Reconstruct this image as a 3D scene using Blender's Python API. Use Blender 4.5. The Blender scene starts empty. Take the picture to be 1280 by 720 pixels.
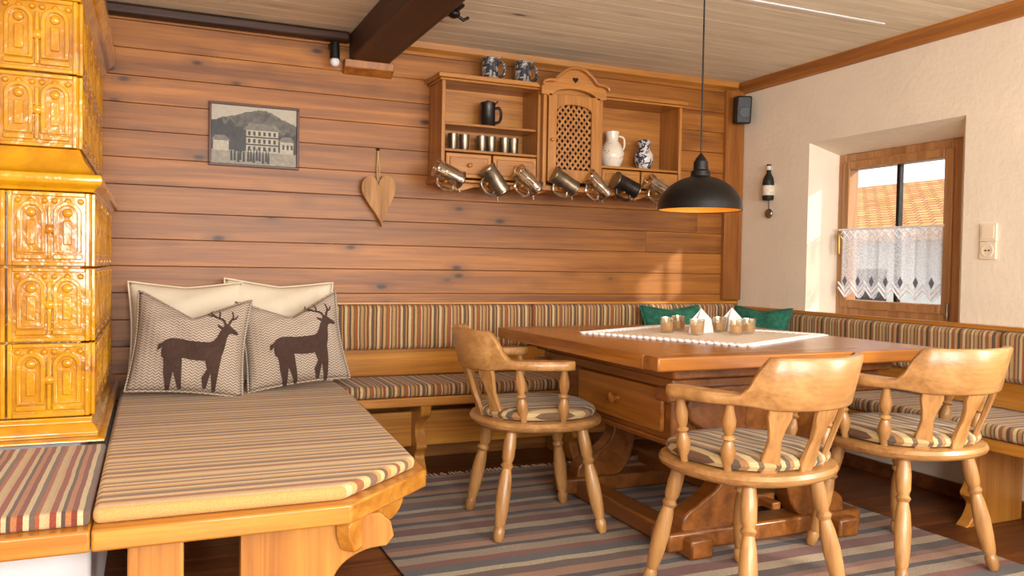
import bpy, bmesh, math, random
from mathutils import Vector, Matrix
random.seed(4)
sc = bpy.context.scene
sc.view_settings.view_transform = 'Standard'
sc.view_settings.look = 'None'

def C(r, g, b):
    f = lambda c: (c/255/12.92) if c/255 <= .04045 else ((c/255+.055)/1.055)**2.4
    return (f(r), f(g), f(b), 1)

# ------------------------------------------------------------ materials
class NT:
    def __init__(s, name):
        s.m = bpy.data.materials.new(name); s.m.use_nodes = True
        s.n = s.m.node_tree.nodes; s.l = s.m.node_tree.links
        s.b = s.n['Principled BSDF']; s.out = s.n['Material Output']
    def add(s, t, **kw):
        n = s.n.new(t)
        for k, v in kw.items(): setattr(n, k, v)
        return n
    def link(s, a, b): s.l.new(a, b)
    def math(s, op, a, b=None, c=None):
        n = s.add('ShaderNodeMath', operation=op)
        for i, v in enumerate((a, b, c)):
            if v is None: continue
            if isinstance(v, (int, float)): n.inputs[i].default_value = v
            else: s.link(v, n.inputs[i])
        return n.outputs[0]
    def mix(s, fac, a, b, blend='MIX'):
        n = s.add('ShaderNodeMix', data_type='RGBA', blend_type=blend)
        for i, v in ((0, fac), (6, a), (7, b)):
            if isinstance(v, (int, float)): n.inputs[i].default_value = v
            elif isinstance(v, tuple): n.inputs[i].default_value = v
            else: s.link(v, n.inputs[i])
        return n.outputs[2]
    def maprange(s, v, a, b, c, d):
        n = s.add('ShaderNodeMapRange'); s.link(v, n.inputs[0])
        for i, x in enumerate((a, b, c, d)): n.inputs[i+1].default_value = x
        return n.outputs[0]
    def bump(s, h, strength=.3, dist=.01):
        n = s.add('ShaderNodeBump'); n.inputs['Strength'].default_value = strength
        n.inputs['Distance'].default_value = dist
        s.link(h, n.inputs['Height']); s.link(n.outputs[0], s.b.inputs['Normal'])
    def noise(s, vec, scale=1, detail=3, rough=.5, dist=0):
        n = s.add('ShaderNodeTexNoise'); n.inputs['Scale'].default_value = scale
        n.inputs['Detail'].default_value = detail; n.inputs['Roughness'].default_value = rough
        n.inputs['Distortion'].default_value = dist
        s.link(vec, n.inputs['Vector']); return n.outputs[0]

def plain(name, col, rough=.6, metal=0, coat=0, var=.12, vs=8, bump=0, bs=60):
    t = NT(name); tc = t.add('ShaderNodeTexCoord')
    nz = t.noise(tc.outputs['Object'], vs, 4)
    f = t.maprange(nz, .3, .7, 1-var, 1+var)
    col2 = t.mix(1.0, col, f, 'MULTIPLY')
    t.link(col2, t.b.inputs['Base Color'])
    t.b.inputs['Roughness'].default_value = rough; t.b.inputs['Metallic'].default_value = metal
    t.b.inputs['Coat Weight'].default_value = coat
    if bump: t.bump(t.noise(tc.outputs['Object'], bs, 4), bump, .01)
    return t.m

def wood(name, dark, light, axis='X', scale=1., rough=.45, knots=False, island=.12, coat=0., kdepth='Y', kd=(2.7, 6.5), kr=.13, across=15):
    t = NT(name); tc = t.add('ShaderNodeTexCoord'); geo = t.add('ShaderNodeNewGeometry')
    r = geo.outputs['Random Per Island']
    cv = t.add('ShaderNodeCombineXYZ')
    for i, k in enumerate((37, 23, 51)): t.link(t.math('MULTIPLY', r, k), cv.inputs[i])
    va = t.add('ShaderNodeVectorMath', operation='ADD')
    t.link(tc.outputs['Object'], va.inputs[0]); t.link(cv.outputs[0], va.inputs[1])
    def mp(al, ac, vec=va.outputs[0], depth=None):
        m = t.add('ShaderNodeMapping'); sv = [ac]*3; sv['XYZ'.index(axis)] = al
        if depth: sv['XYZ'.index(depth)] = 0
        m.inputs['Scale'].default_value = sv
        t.link(vec, m.inputs['Vector']); return m.outputs[0]
    n1 = t.noise(mp(.8*scale, across*scale), 1, 5, .62, .6)
    rp = t.add('ShaderNodeValToRGB'); t.link(n1, rp.inputs[0])
    rp.color_ramp.elements[0].position = .32; rp.color_ramp.elements[0].color = dark
    rp.color_ramp.elements[1].position = .66; rp.color_ramp.elements[1].color = light
    n2 = t.noise(mp(2.5*scale, 90*scale), 1, 3, .6)
    c = t.mix(1.0, rp.outputs[0], t.maprange(n2, .3, .7, .84, 1.1), 'MULTIPLY')
    c = t.mix(1.0, c, t.maprange(r, 0, 1, 1-island, 1+island), 'MULTIPLY')
    if knots:
        v = t.add('ShaderNodeTexVoronoi'); v.inputs['Scale'].default_value = 1
        t.link(mp(kd[0], kd[1], depth=kdepth), v.inputs['Vector'])
        k = t.maprange(v.outputs['Distance'], kr*.45, kr, 1, 0)
        halo = t.maprange(v.outputs['Distance'], kr*.8, kr*2.8, .4, 0)
        c = t.mix(halo, c, tuple(x*.45 for x in dark[:3])+(1,))
        c = t.mix(k, c, C(62, 30, 12))
    t.link(c, t.b.inputs['Base Color'])
    t.b.inputs['Roughness'].default_value = rough
    t.b.inputs['Coat Weight'].default_value = coat; t.b.inputs['Coat Roughness'].default_value = .2
    t.bump(n2, .12, .004)
    return t.m

STR = [(196,168,120),(146,82,48),(212,188,140),(108,90,72),(188,142,90),(122,68,42),(218,196,150),(168,116,70),(92,76,62),(206,164,104),(140,104,74),(178,94,52),(214,192,146),(116,98,78),(194,152,102),(148,98,60)]
def stripes(name, axis, period=.16, cols=STR, rough=.9, widths=None, var=.1, gain=.86):
    t = NT(name); tc = t.add('ShaderNodeTexCoord'); sp = t.add('ShaderNodeSeparateXYZ')
    t.link(tc.outputs['Object'], sp.inputs[0])
    c = sp.outputs['XYZ'.index(axis)]
    wob = t.noise(tc.outputs['Object'], 7, 2)
    c = t.math('ADD', c, t.maprange(wob, 0, 1, -.004, .004))
    f = t.math('FRACT', t.math('DIVIDE', c, period))
    rp = t.add('ShaderNodeValToRGB'); t.link(f, rp.inputs[0]); cr = rp.color_ramp
    cr.interpolation = 'CONSTANT'
    rr = random.Random(len(name)); n = len(cols); pos = [0]
    for i in range(n-1): pos.append(pos[-1] + rr.uniform(.5, 1.5))
    tot = pos[-1] + 1; pos = [p/tot for p in pos]
    cr.elements[0].color = C(*cols[0]); cr.elements[1].position = pos[1]; cr.elements[1].color = C(*cols[1])
    for i in range(2, n):
        e = cr.elements.new(pos[i]); e.color = C(*cols[i])
    fine = t.noise(tc.outputs['Object'], 260, 2)
    col = t.mix(1.0, rp.outputs[0], t.maprange(fine, .3, .7, gain*(1-var*2), gain*(1+var)), 'MULTIPLY')
    t.link(col, t.b.inputs['Base Color']); t.b.inputs['Roughness'].default_value = rough
    t.b.inputs['Sheen Weight'].default_value = .15
    t.bump(fine, .3, .004)
    return t.m

M = {}
M['wall_wood'] = wood('pine_panelling', C(122,70,24), C(176,112,44), 'X', 1, .42, True, .10, kr=.13, kd=(3.6,8), across=20)
M['post'] = wood('pine_post', C(124,70,26), C(172,108,44), 'Z', 1, .42, False, .05)
M['ceil'] = wood('ceiling_boards_wood', C(220,210,186), C(240,231,210), 'X', 1, .6, True, .04, kdepth='Z', kd=(1.6, 6), kr=.08)
M['floor'] = wood('floor_planks_wood', C(90,48,24), C(138,80,40), 'X', 1, .38, False, .15)
M['beam'] = wood('dark_beam_wood', C(42,22,12), C(72,40,24), 'Y', 1, .5)
M['beamx'] = wood('dark_rail_wood', C(42,22,12), C(72,40,24), 'X', 1, .5)
M['honeyx'] = wood('honey_pine_x', C(168,104,32), C(210,146,58), 'X', 1, .3, False, .05, .4)
M['honeyy'] = wood('honey_pine_y', C(166,102,34), C(206,142,58), 'Y', 1, .3, False, .05, .4)
M['honeyz'] = wood('honey_pine_z', C(160,98,34), C(202,138,58), 'Z', 1, .35, False, .05, .3)
M['table'] = wood('table_pine', C(138,78,22), C(190,124,44), 'Y', .8, .26, False, .09, .4)
M['tablex'] = wood('table_pine_x', C(128,72,22), C(176,110,40), 'X', 1, .3, False, .06, .3)
M['tabledk'] = wood('table_base_pine', C(104,58,20), C(150,90,36), 'Y', 1, .34, False, .08, .3)
M['chair'] = wood('chair_beech', C(150,104,56), C(192,144,88), 'Z', 1, .36, False, .05, .25)
M['chairx'] = wood('chair_beech_x', C(150,104,56), C(192,144,88), 'X', 1, .36, False, .05, .25)
M['cab'] = wood('cabinet_pine', C(144,88,34), C(190,128,56), 'X', 1.3, .4, False, .07, .2)
M['cabz'] = wood('cabinet_pine_z', C(144,88,34), C(190,128,56), 'Z', 1.3, .4, False, .07, .2)
M['winwood'] = wood('window_wood', C(156,106,62), C(200,148,98), 'Z', 1, .4, False, .05, .2)
M['trim'] = wood('trim_wood', C(142,86,38), C(184,120,56), 'Y', 1, .4, False, .05)
M['heart'] = wood('weathered_heart_wood', C(142,94,48), C(200,150,90), 'Z', 2.5, .6, False, .1)
M['plaster'] = plain('wall_plaster', C(242,229,210), .85, var=.04, vs=3, bump=.25, bs=35)
M['white'] = plain('white_plaster', C(225,225,228), .8, var=.04, vs=5, bump=.2, bs=40)
M['black'] = plain('black_metal', C(22,20,20), .4, .3, var=.1)
M['blackp'] = plain('black_plastic', C(26,25,26), .5, var=.1)
M['gold'] = plain('lamp_gold_inside', C(240,165,50), .5, .1, var=.05)
M['pewter'] = plain('pewter', C(140,130,114), .3, .9, var=.25, vs=30)
M['pewterd'] = plain('dark_pewter', C(60,56,54), .35, .8, var=.25, vs=30)
M['brass'] = plain('brass', C(190,150,80), .3, .9, var=.1)
M['cream'] = plain('cream_linen', C(234,222,198), .95, var=.05, vs=5, bump=.3, bs=250)
M['rope'] = plain('jute_string', C(190,160,110), .9)
M['green'] = plain('green_knit', C(40,108,88), .95, var=.35, vs=40, bump=.8, bs=60)
M['deer'] = plain('brown_felt', C(72,52,44), .95, var=.15, vs=60, bump=.3, bs=200)
M['lace'] = plain('lace_cloth', C(242,228,210), .9, var=.12, vs=90, bump=.5, bs=120)
M['napkin'] = plain('grey_napkin', C(222,222,226), .7, var=.1)
M['wax'] = plain('yellow_wax', C(250,200,90), .5, var=.05)
M['switch'] = plain('switch_plastic', C(240,224,200), .4, var=.02)
M['paper'] = plain('label_paper', C(220,210,195), .7, var=.2, vs=60)
M['dark'] = plain('dark_void', C(24,14,9), .9, var=.1)
M['gap'] = plain('board_joint', C(70,38,15), .9, var=.1)
M['housewall'] = plain('house_render', C(225,222,212), .9, var=.06)
M['ground'] = plain('gravel_ground', C(120,120,100), .95, var=.2)
M['strX'] = stripes('bench_fabric_x', 'X', .17)
M['strY'] = stripes('bench_fabric_y_', 'Y', .17)
BED = [(214,174,112),(164,100,58),(220,188,130),(132,104,80),(204,152,88),(222,196,142),(112,88,68),(198,142,80),(220,184,122),(150,90,56),(214,188,134),(128,104,80),(206,160,96),(220,194,146)]
M['strBed'] = stripes('daybed_fabric', 'Y', .24, BED, gain=.95)
RED = [(200,170,128),(150,66,44),(208,186,146),(90,70,60),(186,120,76),(130,58,40),(216,196,156),(112,92,78),(170,90,56),(206,180,136)]
M['strRed'] = stripes('stove_bench_fabric', 'X', .11, RED)
CH = [(190,160,108),(112,78,54),(204,178,126),(96,84,70),(170,122,74),(212,186,136),(120,92,68),(196,160,108)]
M['strChair'] = stripes('chair_pad_fabric', 'X', .13, CH)
RUG = [(142,94,76),(84,64,58),(188,166,134),(120,64,48),(158,130,106),(66,58,64),(172,124,90),(106,76,62),(194,176,144),(92,86,86),(138,72,54),(168,146,118),(70,56,56),(178,132,98)]
M['rug'] = stripes('rag_rug_fabric', 'Y', .72, RUG, var=.25)

# glazed stove tile
t = NT('ochre_glaze'); tc = t.add('ShaderNodeTexCoord'); geo = t.add('ShaderNodeNewGeometry')
nz = t.noise(tc.outputs['Object'], 5, 5, .6, .6)
rp = t.add('ShaderNodeValToRGB'); t.link(nz, rp.inputs[0])
rp.color_ramp.elements[0].position = .3; rp.color_ramp.elements[0].color = C(160,96,6)
rp.color_ramp.elements[1].position = .65; rp.color_ramp.elements[1].color = C(208,150,18)
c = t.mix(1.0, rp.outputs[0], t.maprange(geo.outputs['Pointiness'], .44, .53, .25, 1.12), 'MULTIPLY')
t.link(c, t.b.inputs['Base Color']); t.b.inputs['Roughness'].default_value = .18
t.b.inputs['Coat Weight'].default_value = .6; t.b.inputs['Coat Roughness'].default_value = .06
t.bump(t.noise(tc.outputs['Object'], 28, 3), .3, .012); M['glaze'] = t.m

def ceramic(name, base, pat, sc_=30, thr=.5):
    t = NT(name); tc = t.add('ShaderNodeTexCoord')
    nz = t.noise(tc.outputs['Object'], sc_, 2, .5, 1.2)
    t.link(t.mix(t.maprange(nz, thr, thr+.05, 0, 1), base, pat), t.b.inputs['Base Color'])
    t.b.inputs['Roughness'].default_value = .2; return t.m
M['bluecer'] = ceramic('blue_grey_stoneware', C(56,58,70), C(166,162,152), 40, .50)
M['whitecer'] = ceramic('painted_white_ceramic', C(232,222,204), C(190,110,60), 28, .66)
M['bluewhite'] = ceramic('blue_white_ceramic', C(215,212,210), C(52,56,84), 36, .5)

t = NT('herringbone_knit'); tc = t.add('ShaderNodeTexCoord'); sp = t.add('ShaderNodeSeparateXYZ')
t.link(tc.outputs['Object'], sp.inputs[0])
zz = t.math('MULTIPLY', t.math('ABSOLUTE', t.math('SUBTRACT', t.math('FRACT', t.math('MULTIPLY', sp.outputs[0], 42)), .5)), 1.6)
f = t.math('FRACT', t.math('ADD', zz, t.math('MULTIPLY', sp.outputs[2], 85)))
k = t.math('GREATER_THAN', f, .5)
t.link(t.mix(k, C(200,185,168), C(138,121,108)), t.b.inputs['Base Color'])
t.b.inputs['Roughness'].default_value = .95; t.bump(f, .4, .004); M['knit'] = t.m

def thinglass(name, gl=.12, tint=(1,1,1,1)):
    t = NT(name); tr = t.add('ShaderNodeBsdfTransparent'); g = t.add('ShaderNodeBsdfGlossy'); mx = t.add('ShaderNodeMixShader')
    tr.inputs[0].default_value = tint; g.inputs['Roughness'].default_value = .05; mx.inputs[0].default_value = gl
    t.link(tr.outputs[0], mx.inputs[1]); t.link(g.outputs[0], mx.inputs[2]); t.link(mx.outputs[0], t.out.inputs[0]); return t.m
M['glass'] = thinglass('window_glass', .05)
M['mugglass'] = thinglass('beer_glass', .34, (.95,.90,.80,1))
t = NT('lace_curtain'); tc = t.add('ShaderNodeTexCoord'); v = t.add('ShaderNodeTexVoronoi'); v.inputs['Scale'].default_value = 120
t.link(tc.outputs['Object'], v.inputs['Vector'])
k = t.maprange(v.outputs['Distance'], .2, .6, .40, .78)
tr = t.add('ShaderNodeBsdfTransparent'); df = t.add('ShaderNodeBsdfDiffuse'); tl = t.add('ShaderNodeBsdfTranslucent')
df.inputs[0].default_value = C(235,236,242); tl.inputs[0].default_value = C(235,236,242)
m1 = t.add('ShaderNodeMixShader'); t.link(df.outputs[0], m1.inputs[1]); t.link(tl.outputs[0], m1.inputs[2])
m2 = t.add('ShaderNodeMixShader'); t.link(k, m2.inputs[0]); t.link(tr.outputs[0], m2.inputs[1]); t.link(m1.outputs[0], m2.inputs[2])
t.link(m2.outputs[0], t.out.inputs[0]); M['curtain'] = t.m
t = NT('clay_roof_tiles'); tc = t.add('ShaderNodeTexCoord'); br = t.add('ShaderNodeTexBrick')
sp = t.add('ShaderNodeSeparateXYZ'); t.link(tc.outputs['Object'], sp.inputs[0]); cmb = t.add('ShaderNodeCombineXYZ')
t.link(sp.outputs[1], cmb.inputs[0]); t.link(sp.outputs[0], cmb.inputs[1]); t.link(cmb.outputs[0], br.inputs['Vector'])
br.inputs['Scale'].default_value = 2.2; br.inputs['Color1'].default_value = C(216,144,74); br.inputs['Color2'].default_value = C(236,178,110)
br.inputs['Mortar'].default_value = C(150,86,50); br.inputs['Mortar Size'].default_value = .03
t.link(br.outputs[0], t.b.inputs['Base Color']); t.b.inputs['Roughness'].default_value = .9; M['roof'] = t.m

# ------------------------------------------------------------ mesh builder
class MB:
    def __init__(s): s.v = []; s.f = []
    def addv(s, vs, fs):
        o = len(s.v); s.v += [tuple(x) for x in vs]; s.f += [[i+o for i in f] for f in fs]; return s
    def box(s, x0, x1, y0, y1, z0, z1):
        return s.addv([(x0,y0,z0),(x1,y0,z0),(x1,y1,z0),(x0,y1,z0),(x0,y0,z1),(x1,y0,z1),(x1,y1,z1),(x0,y1,z1)],
            [(0,3,2,1),(4,5,6,7),(0,1,5,4),(1,2,6,5),(2,3,7,6),(3,0,4,7)])
    def prism(s, pts, ext):
        n = len(pts); e = Vector(ext); a = [Vector(p) for p in pts]
        return s.addv(a + [p+e for p in a], [list(range(n))[::-1], list(range(n, 2*n))] + [(i, (i+1) % n, n+(i+1) % n, n+i) for i in range(n)])
    def lathe(s, p0, p1, prof, seg=20, cap=True):
        p0 = Vector(p0); p1 = Vector(p1); d = (p1-p0); L = d.length; d.normalize()
        a = d.orthogonal().normalized(); b = d.cross(a); vs = []; fs = []
        for r, h in prof:
            for k in range(seg):
                an = 2*math.pi*k/seg
                vs.append(p0 + d*(h*L) + (a*math.cos(an)+b*math.sin(an))*max(r, 1e-4))
        n = len(prof)
        for i in range(n-1):
            for k in range(seg):
                k2 = (k+1) % seg; fs.append((i*seg+k, i*seg+k2, (i+1)*seg+k2, (i+1)*seg+k))
        if cap: fs.append(list(range(seg))[::-1]); fs.append([(n-1)*seg+k for k in range(seg)])
        return s.addv(vs, fs)
    def sweep(s, path, sec, closed=False, up=(0,0,1)):
        path = [Vector(p) for p in path]; n = len(path); up = Vector(up); vs = []; fs = []; m = None
        for i, p in enumerate(path):
            if closed: tg = path[(i+1) % n]-path[i-1]
            else: tg = path[min(i+1, n-1)]-path[max(i-1, 0)]
            tg.normalize(); side = tg.cross(up)
            if side.length < 1e-4: side = Vector((1,0,0))
            side.normalize(); u2 = side.cross(tg).normalized()
            q = sec(i) if callable(sec) else sec; m = len(q)
            vs += [p + side*a + u2*b for a, b in q]
        for i in range(n if closed else n-1):
            j = (i+1) % n
            for k in range(m):
                k2 = (k+1) % m; fs.append((i*m+k, i*m+k2, j*m+k2, j*m+k))
        if not closed: fs.append(list(range(m))[::-1]); fs.append([(n-1)*m+k for k in range(m)])
        return s.addv(vs, fs)
    def tube(s, path, r, seg=8, closed=False, up=(0,0,1)):
        return s.sweep(path, [(r*math.cos(2*math.pi*k/seg), r*math.sin(2*math.pi*k/seg)) for k in range(seg)], closed, up)
    def ball(s, c, r, sx=1, sy=1, sz=1, seg=14, rings=8):
        vs = []; fs = []
        for i in range(rings+1):
            th = math.pi*i/rings
            for k in range(seg):
                ph = 2*math.pi*k/seg; q = max(math.sin(th), 1e-3)
                vs.append((c[0]+r*sx*q*math.cos(ph), c[1]+r*sy*q*math.sin(ph), c[2]+r*sz*math.cos(th)))
        for i in range(rings):
            for k in range(seg):
                k2 = (k+1) % seg; fs.append((i*seg+k, (i+1)*seg+k, (i+1)*seg+k2, i*seg+k2))
        return s.addv(vs, fs)
    def obj(s, name, mat, parent=None, bevel=0, smooth=True, seg=2, angle=38, subs=0):
        me = bpy.data.meshes.new(name); me.from_pydata(s.v, [], s.f); me.validate()
        bm = bmesh.new(); bm.from_mesh(me); bmesh.ops.recalc_face_normals(bm, faces=bm.faces); bm.to_mesh(me); bm.free()
        if smooth:
            me.polygons.foreach_set('use_smooth', [True]*len(me.polygons)); me.set_sharp_from_angle(angle=math.radians(angle))
        o = bpy.data.objects.new(name, me); sc.collection.objects.link(o); me.materials.append(mat)
        if parent is not None:
            o.parent = parent
            if parent.get('wc', 0): o.matrix_parent_inverse = Matrix.Translation(Vector(parent['loc'])).inverted()
        if bevel:
            b = o.modifiers.new('bevel', 'BEVEL'); b.width = bevel; b.segments = seg; b.limit_method = 'ANGLE'; b.angle_limit = math.radians(35)
        if subs:
            q = o.modifiers.new('sub', 'SUBSURF'); q.levels = subs; q.render_levels = subs
        return o

def group(name, loc=(0,0,0), rz=None):
    e = bpy.data.objects.new(name, None); sc.collection.objects.link(e); e.location = loc; e.empty_display_size = .1
    if rz is None: e['wc'] = 1; e['loc'] = list(loc)
    else: e.rotation_euler = (0, 0, math.radians(rz))
    return e

def smoothpts(pts, n=5, closed=True):
    out = []; N = len(pts); P = [Vector(p) for p in pts]
    rng = range(N) if closed else range(N-1)
    for i in rng:
        if closed: p0, p1, p2, p3 = P[i-1], P[i], P[(i+1) % N], P[(i+2) % N]
        else: p0, p1, p2, p3 = P[max(i-1,0)], P[i], P[i+1], P[min(i+2,N-1)]
        for k in range(n):
            t = k/n
            out.append(.5*((2*p1)+(p2-p0)*t+(2*p0-5*p1+4*p2-p3)*t*t+(3*p1-p0-3*p2+p3)*t**3))
    if not closed: out.append(P[-1])
    return out

# ------------------------------------------------------------ room
XR, YB, ZC = 3.475, 4.3, 2.24
XL, YF = -1.7, -1.6
b = MB(); y = YF; i = 0
while y < YB:
    x = XL - .6*(i % 3)
    while x < XR:
        x2 = x+2.1; b.box(max(x, XL), min(x2, XR)-.002, y, min(y+.13, YB)-.002, -.03, 0); x = x2
    y += .13; i += 1
b.obj('floor', M['floor'], smooth=False)
MB().box(XL-.3, XR+.33, YF-.3, YB+.3, -.1, -.031).obj('floor_slab', M['dark'], smooth=False)
b = MB(); y = YF
while y < YB:
    b.box(XL, XR, y, min(y+.128, YB)-.003, ZC, ZC+.02); y += .128
b.box(XL-.3, XR+.33, YF-.3, YB+.3, ZC+.02, ZC+.1)
b.obj('ceiling', M['ceil'], smooth=False)
b = MB(); z = 0; i = 0
while z < ZC:
    z2 = min(z+.128, ZC); off = random.uniform(-1.2, 0); x = XL+off
    while x < XR:
        x2 = x + 5.4; b.box(max(x, XL), min(x2, XR)-.0006, YB, YB+.02, z, z2-.0018) if x2 > XL else None; x = x2
    z = z2; i += 1
b.obj('wall_back', M['wall_wood'], bevel=.002, smooth=False, seg=1)
MB().box(XL-.3, XR+.33, YB+.010, YB+.3, -.1, ZC).obj('wall_back_core', M['gap'], smooth=False)
X2 = 3.80
def wallpieces(b, y0, y1, holes):
    ys = y0
    for (a, c, z0, z1) in holes:
        b.box(XR, X2, ys, a, 0, ZC); b.box(XR, X2, a, c, 0, z0); b.box(XR, X2, a, c, z1, ZC)
        b.prism([(XR,c,z0),(3.655,c-.05,z0),(X2,c-.05,z0),(X2,c,z0)], (0,0,z1-z0))
        b.prism([(XR,a,z0),(3.655,a+.15,z0),(X2,a+.15,z0),(X2,a,z0)], (0,0,z1-z0))
        b.prism([(XR,a,z1),(3.655,a,z1-.065),(X2,a,z1-.065),(X2,a,z1)], (0,c-a,0))
        ys = c
    b.box(XR, X2, ys, y1, 0, ZC)
b = MB(); wallpieces(b, YF-.3, YB+.3, [(-.1,.9,.80,1.79),(2.70,3.70,.80,1.79)])
b.obj('wall_right', M['plaster'], smooth=False)
MB().box(XL-.3, XL, YF-.3, YB+.3, 0, ZC).obj('wall_left', M['plaster'], smooth=False)
b = MB(); b.box(XL, XR, YF-.3, YF, 0, .8).box(XL, XR, YF-.3, YF, 1.95, ZC).box(XL, -.6, YF-.3, YF, .8, 1.95).box(.9, 1.4, YF-.3, YF, .8, 1.95).box(2.9, XR, YF-.3, YF, .8, 1.95)  # openings added behind the camera to hold the fill lamps
b.obj('wall_front', M['plaster'], smooth=False)
MB().prism([(XR,YF,ZC),(XR-.055,YF,ZC),(XR-.05,YF,ZC-.02),(XR-.025,YF,ZC-.035),(XR-.02,YF,ZC-.06),(XR,YF,ZC-.065)], (0,YB-YF,0)).obj('trim_1', M['trim'], smooth=False)
MB().prism([(1.15,YB,ZC),(1.15,YB-.04,ZC),(1.15,YB-.03,ZC-.03),(1.15,YB,ZC-.045)], (XR-.06-1.15,0,0)).obj('trim_2', M['cab'], smooth=False)
MB().box(3.33, 3.47, YB-.03, YB, .86, ZC-.05).obj('trim_3', M['post'], bevel=.004)
MB().box(2.15, 3.2, 2.93, 2.955, ZC-.006, ZC).obj('trim_4', M['white'], bevel=.002)
MB().box(XR-.02, XR, 1.0, YB, 0, .07).obj('baseboard_right', M['floor'], bevel=.004)
b = MB(); b.box(.93, 1.14, YF, YB-.01, 2.10, ZC); o = b.obj('ceiling_beam', M['beam'], bevel=.012)
MB().prism([(.90,YB,2.03),(.90,YB-.05,2.06),(.90,YB-.06,2.10),(.90,YB,2.10)], (.26,0,0)).obj('beam_corbel', M['post'], bevel=.004)
MB().box(XL, .93, YB-.06, YB, 2.185, ZC).obj('ceiling_rail', M['beamx'], bevel=.015)

# ---------------- window
CRO = plain('white_crochet', C(244,244,248), .9, var=.03)
def window(name, y0, y1, z0, z1, curtain=True):
    g = group(name, (3.70,(y0+y1)/2,(z0+z1)/2)); xa, xb = 3.655, 3.715
    b = MB(); w = .055
    b.box(xa, xb+.02, y0, y0+w, z0, z1).box(xa, xb+.02, y1-w, y1, z0, z1).box(xa, xb+.02, y0+w, y1-w, z0, z0+w).box(xa, xb+.02, y0+w, y1-w, z1-w, z1)
    b.obj('outer_frame', M['winwood'], g, .006)
    s = .05; a, c, d, e = y0+w-.012, y1-w+.012, z0+w-.012, z1-w+.012; x0 = xa-.015
    b = MB(); b.box(x0, xb, a, a+s, d, e).box(x0, xb, c-s, c, d, e).box(x0, xb, a+s, c-s, d, d+s).box(x0, xb, a+s, c-s, e-s, e)
    b.obj('sash', M['winwood'], g, .008)
    ym = (y0+y1)/2
    MB().box(xa+.02, xb-.01, ym-.011, ym+.011, d+s, e-s).obj('muntin', M['pewterd'], g, .003)
    MB().box(3.685, 3.689, a+s-.005, c-s+.005, d+s-.005, e-s+.005).obj('glass_pane', M['glass'], g, smooth=False)
    zc = (z0+z1)/2-.02
    MB().box(x0-.008, x0, c-.04, c-.012, zc-.05, zc+.05).tube([(x0-.005,c-.026,zc+.02),(x0-.04,c-.026,zc+.02),(x0-.045,c-.03,zc+.015),(x0-.045,c-.03,zc-.09)],.009,8,up=(0,1,0)).obj('handle', M['brass'], g, .002)
    MB().lathe((x0+.002,a+.01,z0+.02),(x0+.002,a+.01,z0+.10),[(.01,0),(.01,1)],10).obj('hinge', M['pewter'], g)
    if curtain:
        cg = group('lace_curtain', (3.62, ym, 1.1)); n = 90; vs = []; fs = []
        ya, yb = a+s-.02, c-s+.03
        zt = 1.285; rows = 14
        for i in range(n+1):
            tt = i/n; yy = ya+(yb-ya)*tt
            xx = 3.622 + .008*math.sin(tt*52) + .003*math.sin(tt*23+1)
            zz = abs(((tt*7) % 1)-.5)*2
            zb = .90 + .05*zz
            for j in range(rows+1): vs.append((xx, yy, zt+(zb-zt)*j/rows))
        for i in range(n):
            for j in range(rows):
                fs.append((i*(rows+1)+j, (i+1)*(rows+1)+j, (i+1)*(rows+1)+j+1, i*(rows+1)+j+1))
        MB().addv(vs, fs).obj('cloth', M['curtain'], cg)
        b = MB()
        b.tube([(3.612, ya-.01, zt+.005), (3.612, yb+.01, zt+.005)], .006, 8)
        for k in range(14):
            q = ya+(yb-ya)*(k+.5)/14; r = (yb-ya)/28*.95
            pts = [(3.612,q-r,zt-.025),(3.612,q,zt-.05),(3.612,q+r,zt-.025),(3.612,q,zt-.002)]
            b.tube(pts, .0035, 6, True, (1,0,0))
        N = 14
        for off in (.012, .042):
            pts = []
            for k in range(N+1):
                q = ya+(yb-ya)*k/N; pts.append((3.608, q, .90+off+(.05 if k % 2 == 0 else 0)))
            b.tube(pts, .005, 6, False, (1,0,0))
        b.obj('crochet_border', CRO, cg)
        b = MB()
        for k in range(7):
            q = ya+(yb-ya)*(k+.5)/7; r=.017
            b.prism([(3.609,q-r,1.0),(3.609,q,.97),(3.609,q+r,1.0),(3.609,q,1.03)], (-.001,0,0))
        b.obj('woven_diamonds', plain('grey_thread', C(120,124,140), .9), cg)
    return g
window('window_1', 2.85, 3.65, .80, 1.725)
window('added_window', .05, .85, .80, 1.725, False)  # unseen window, added so sun reaches the chairs and rug

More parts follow.
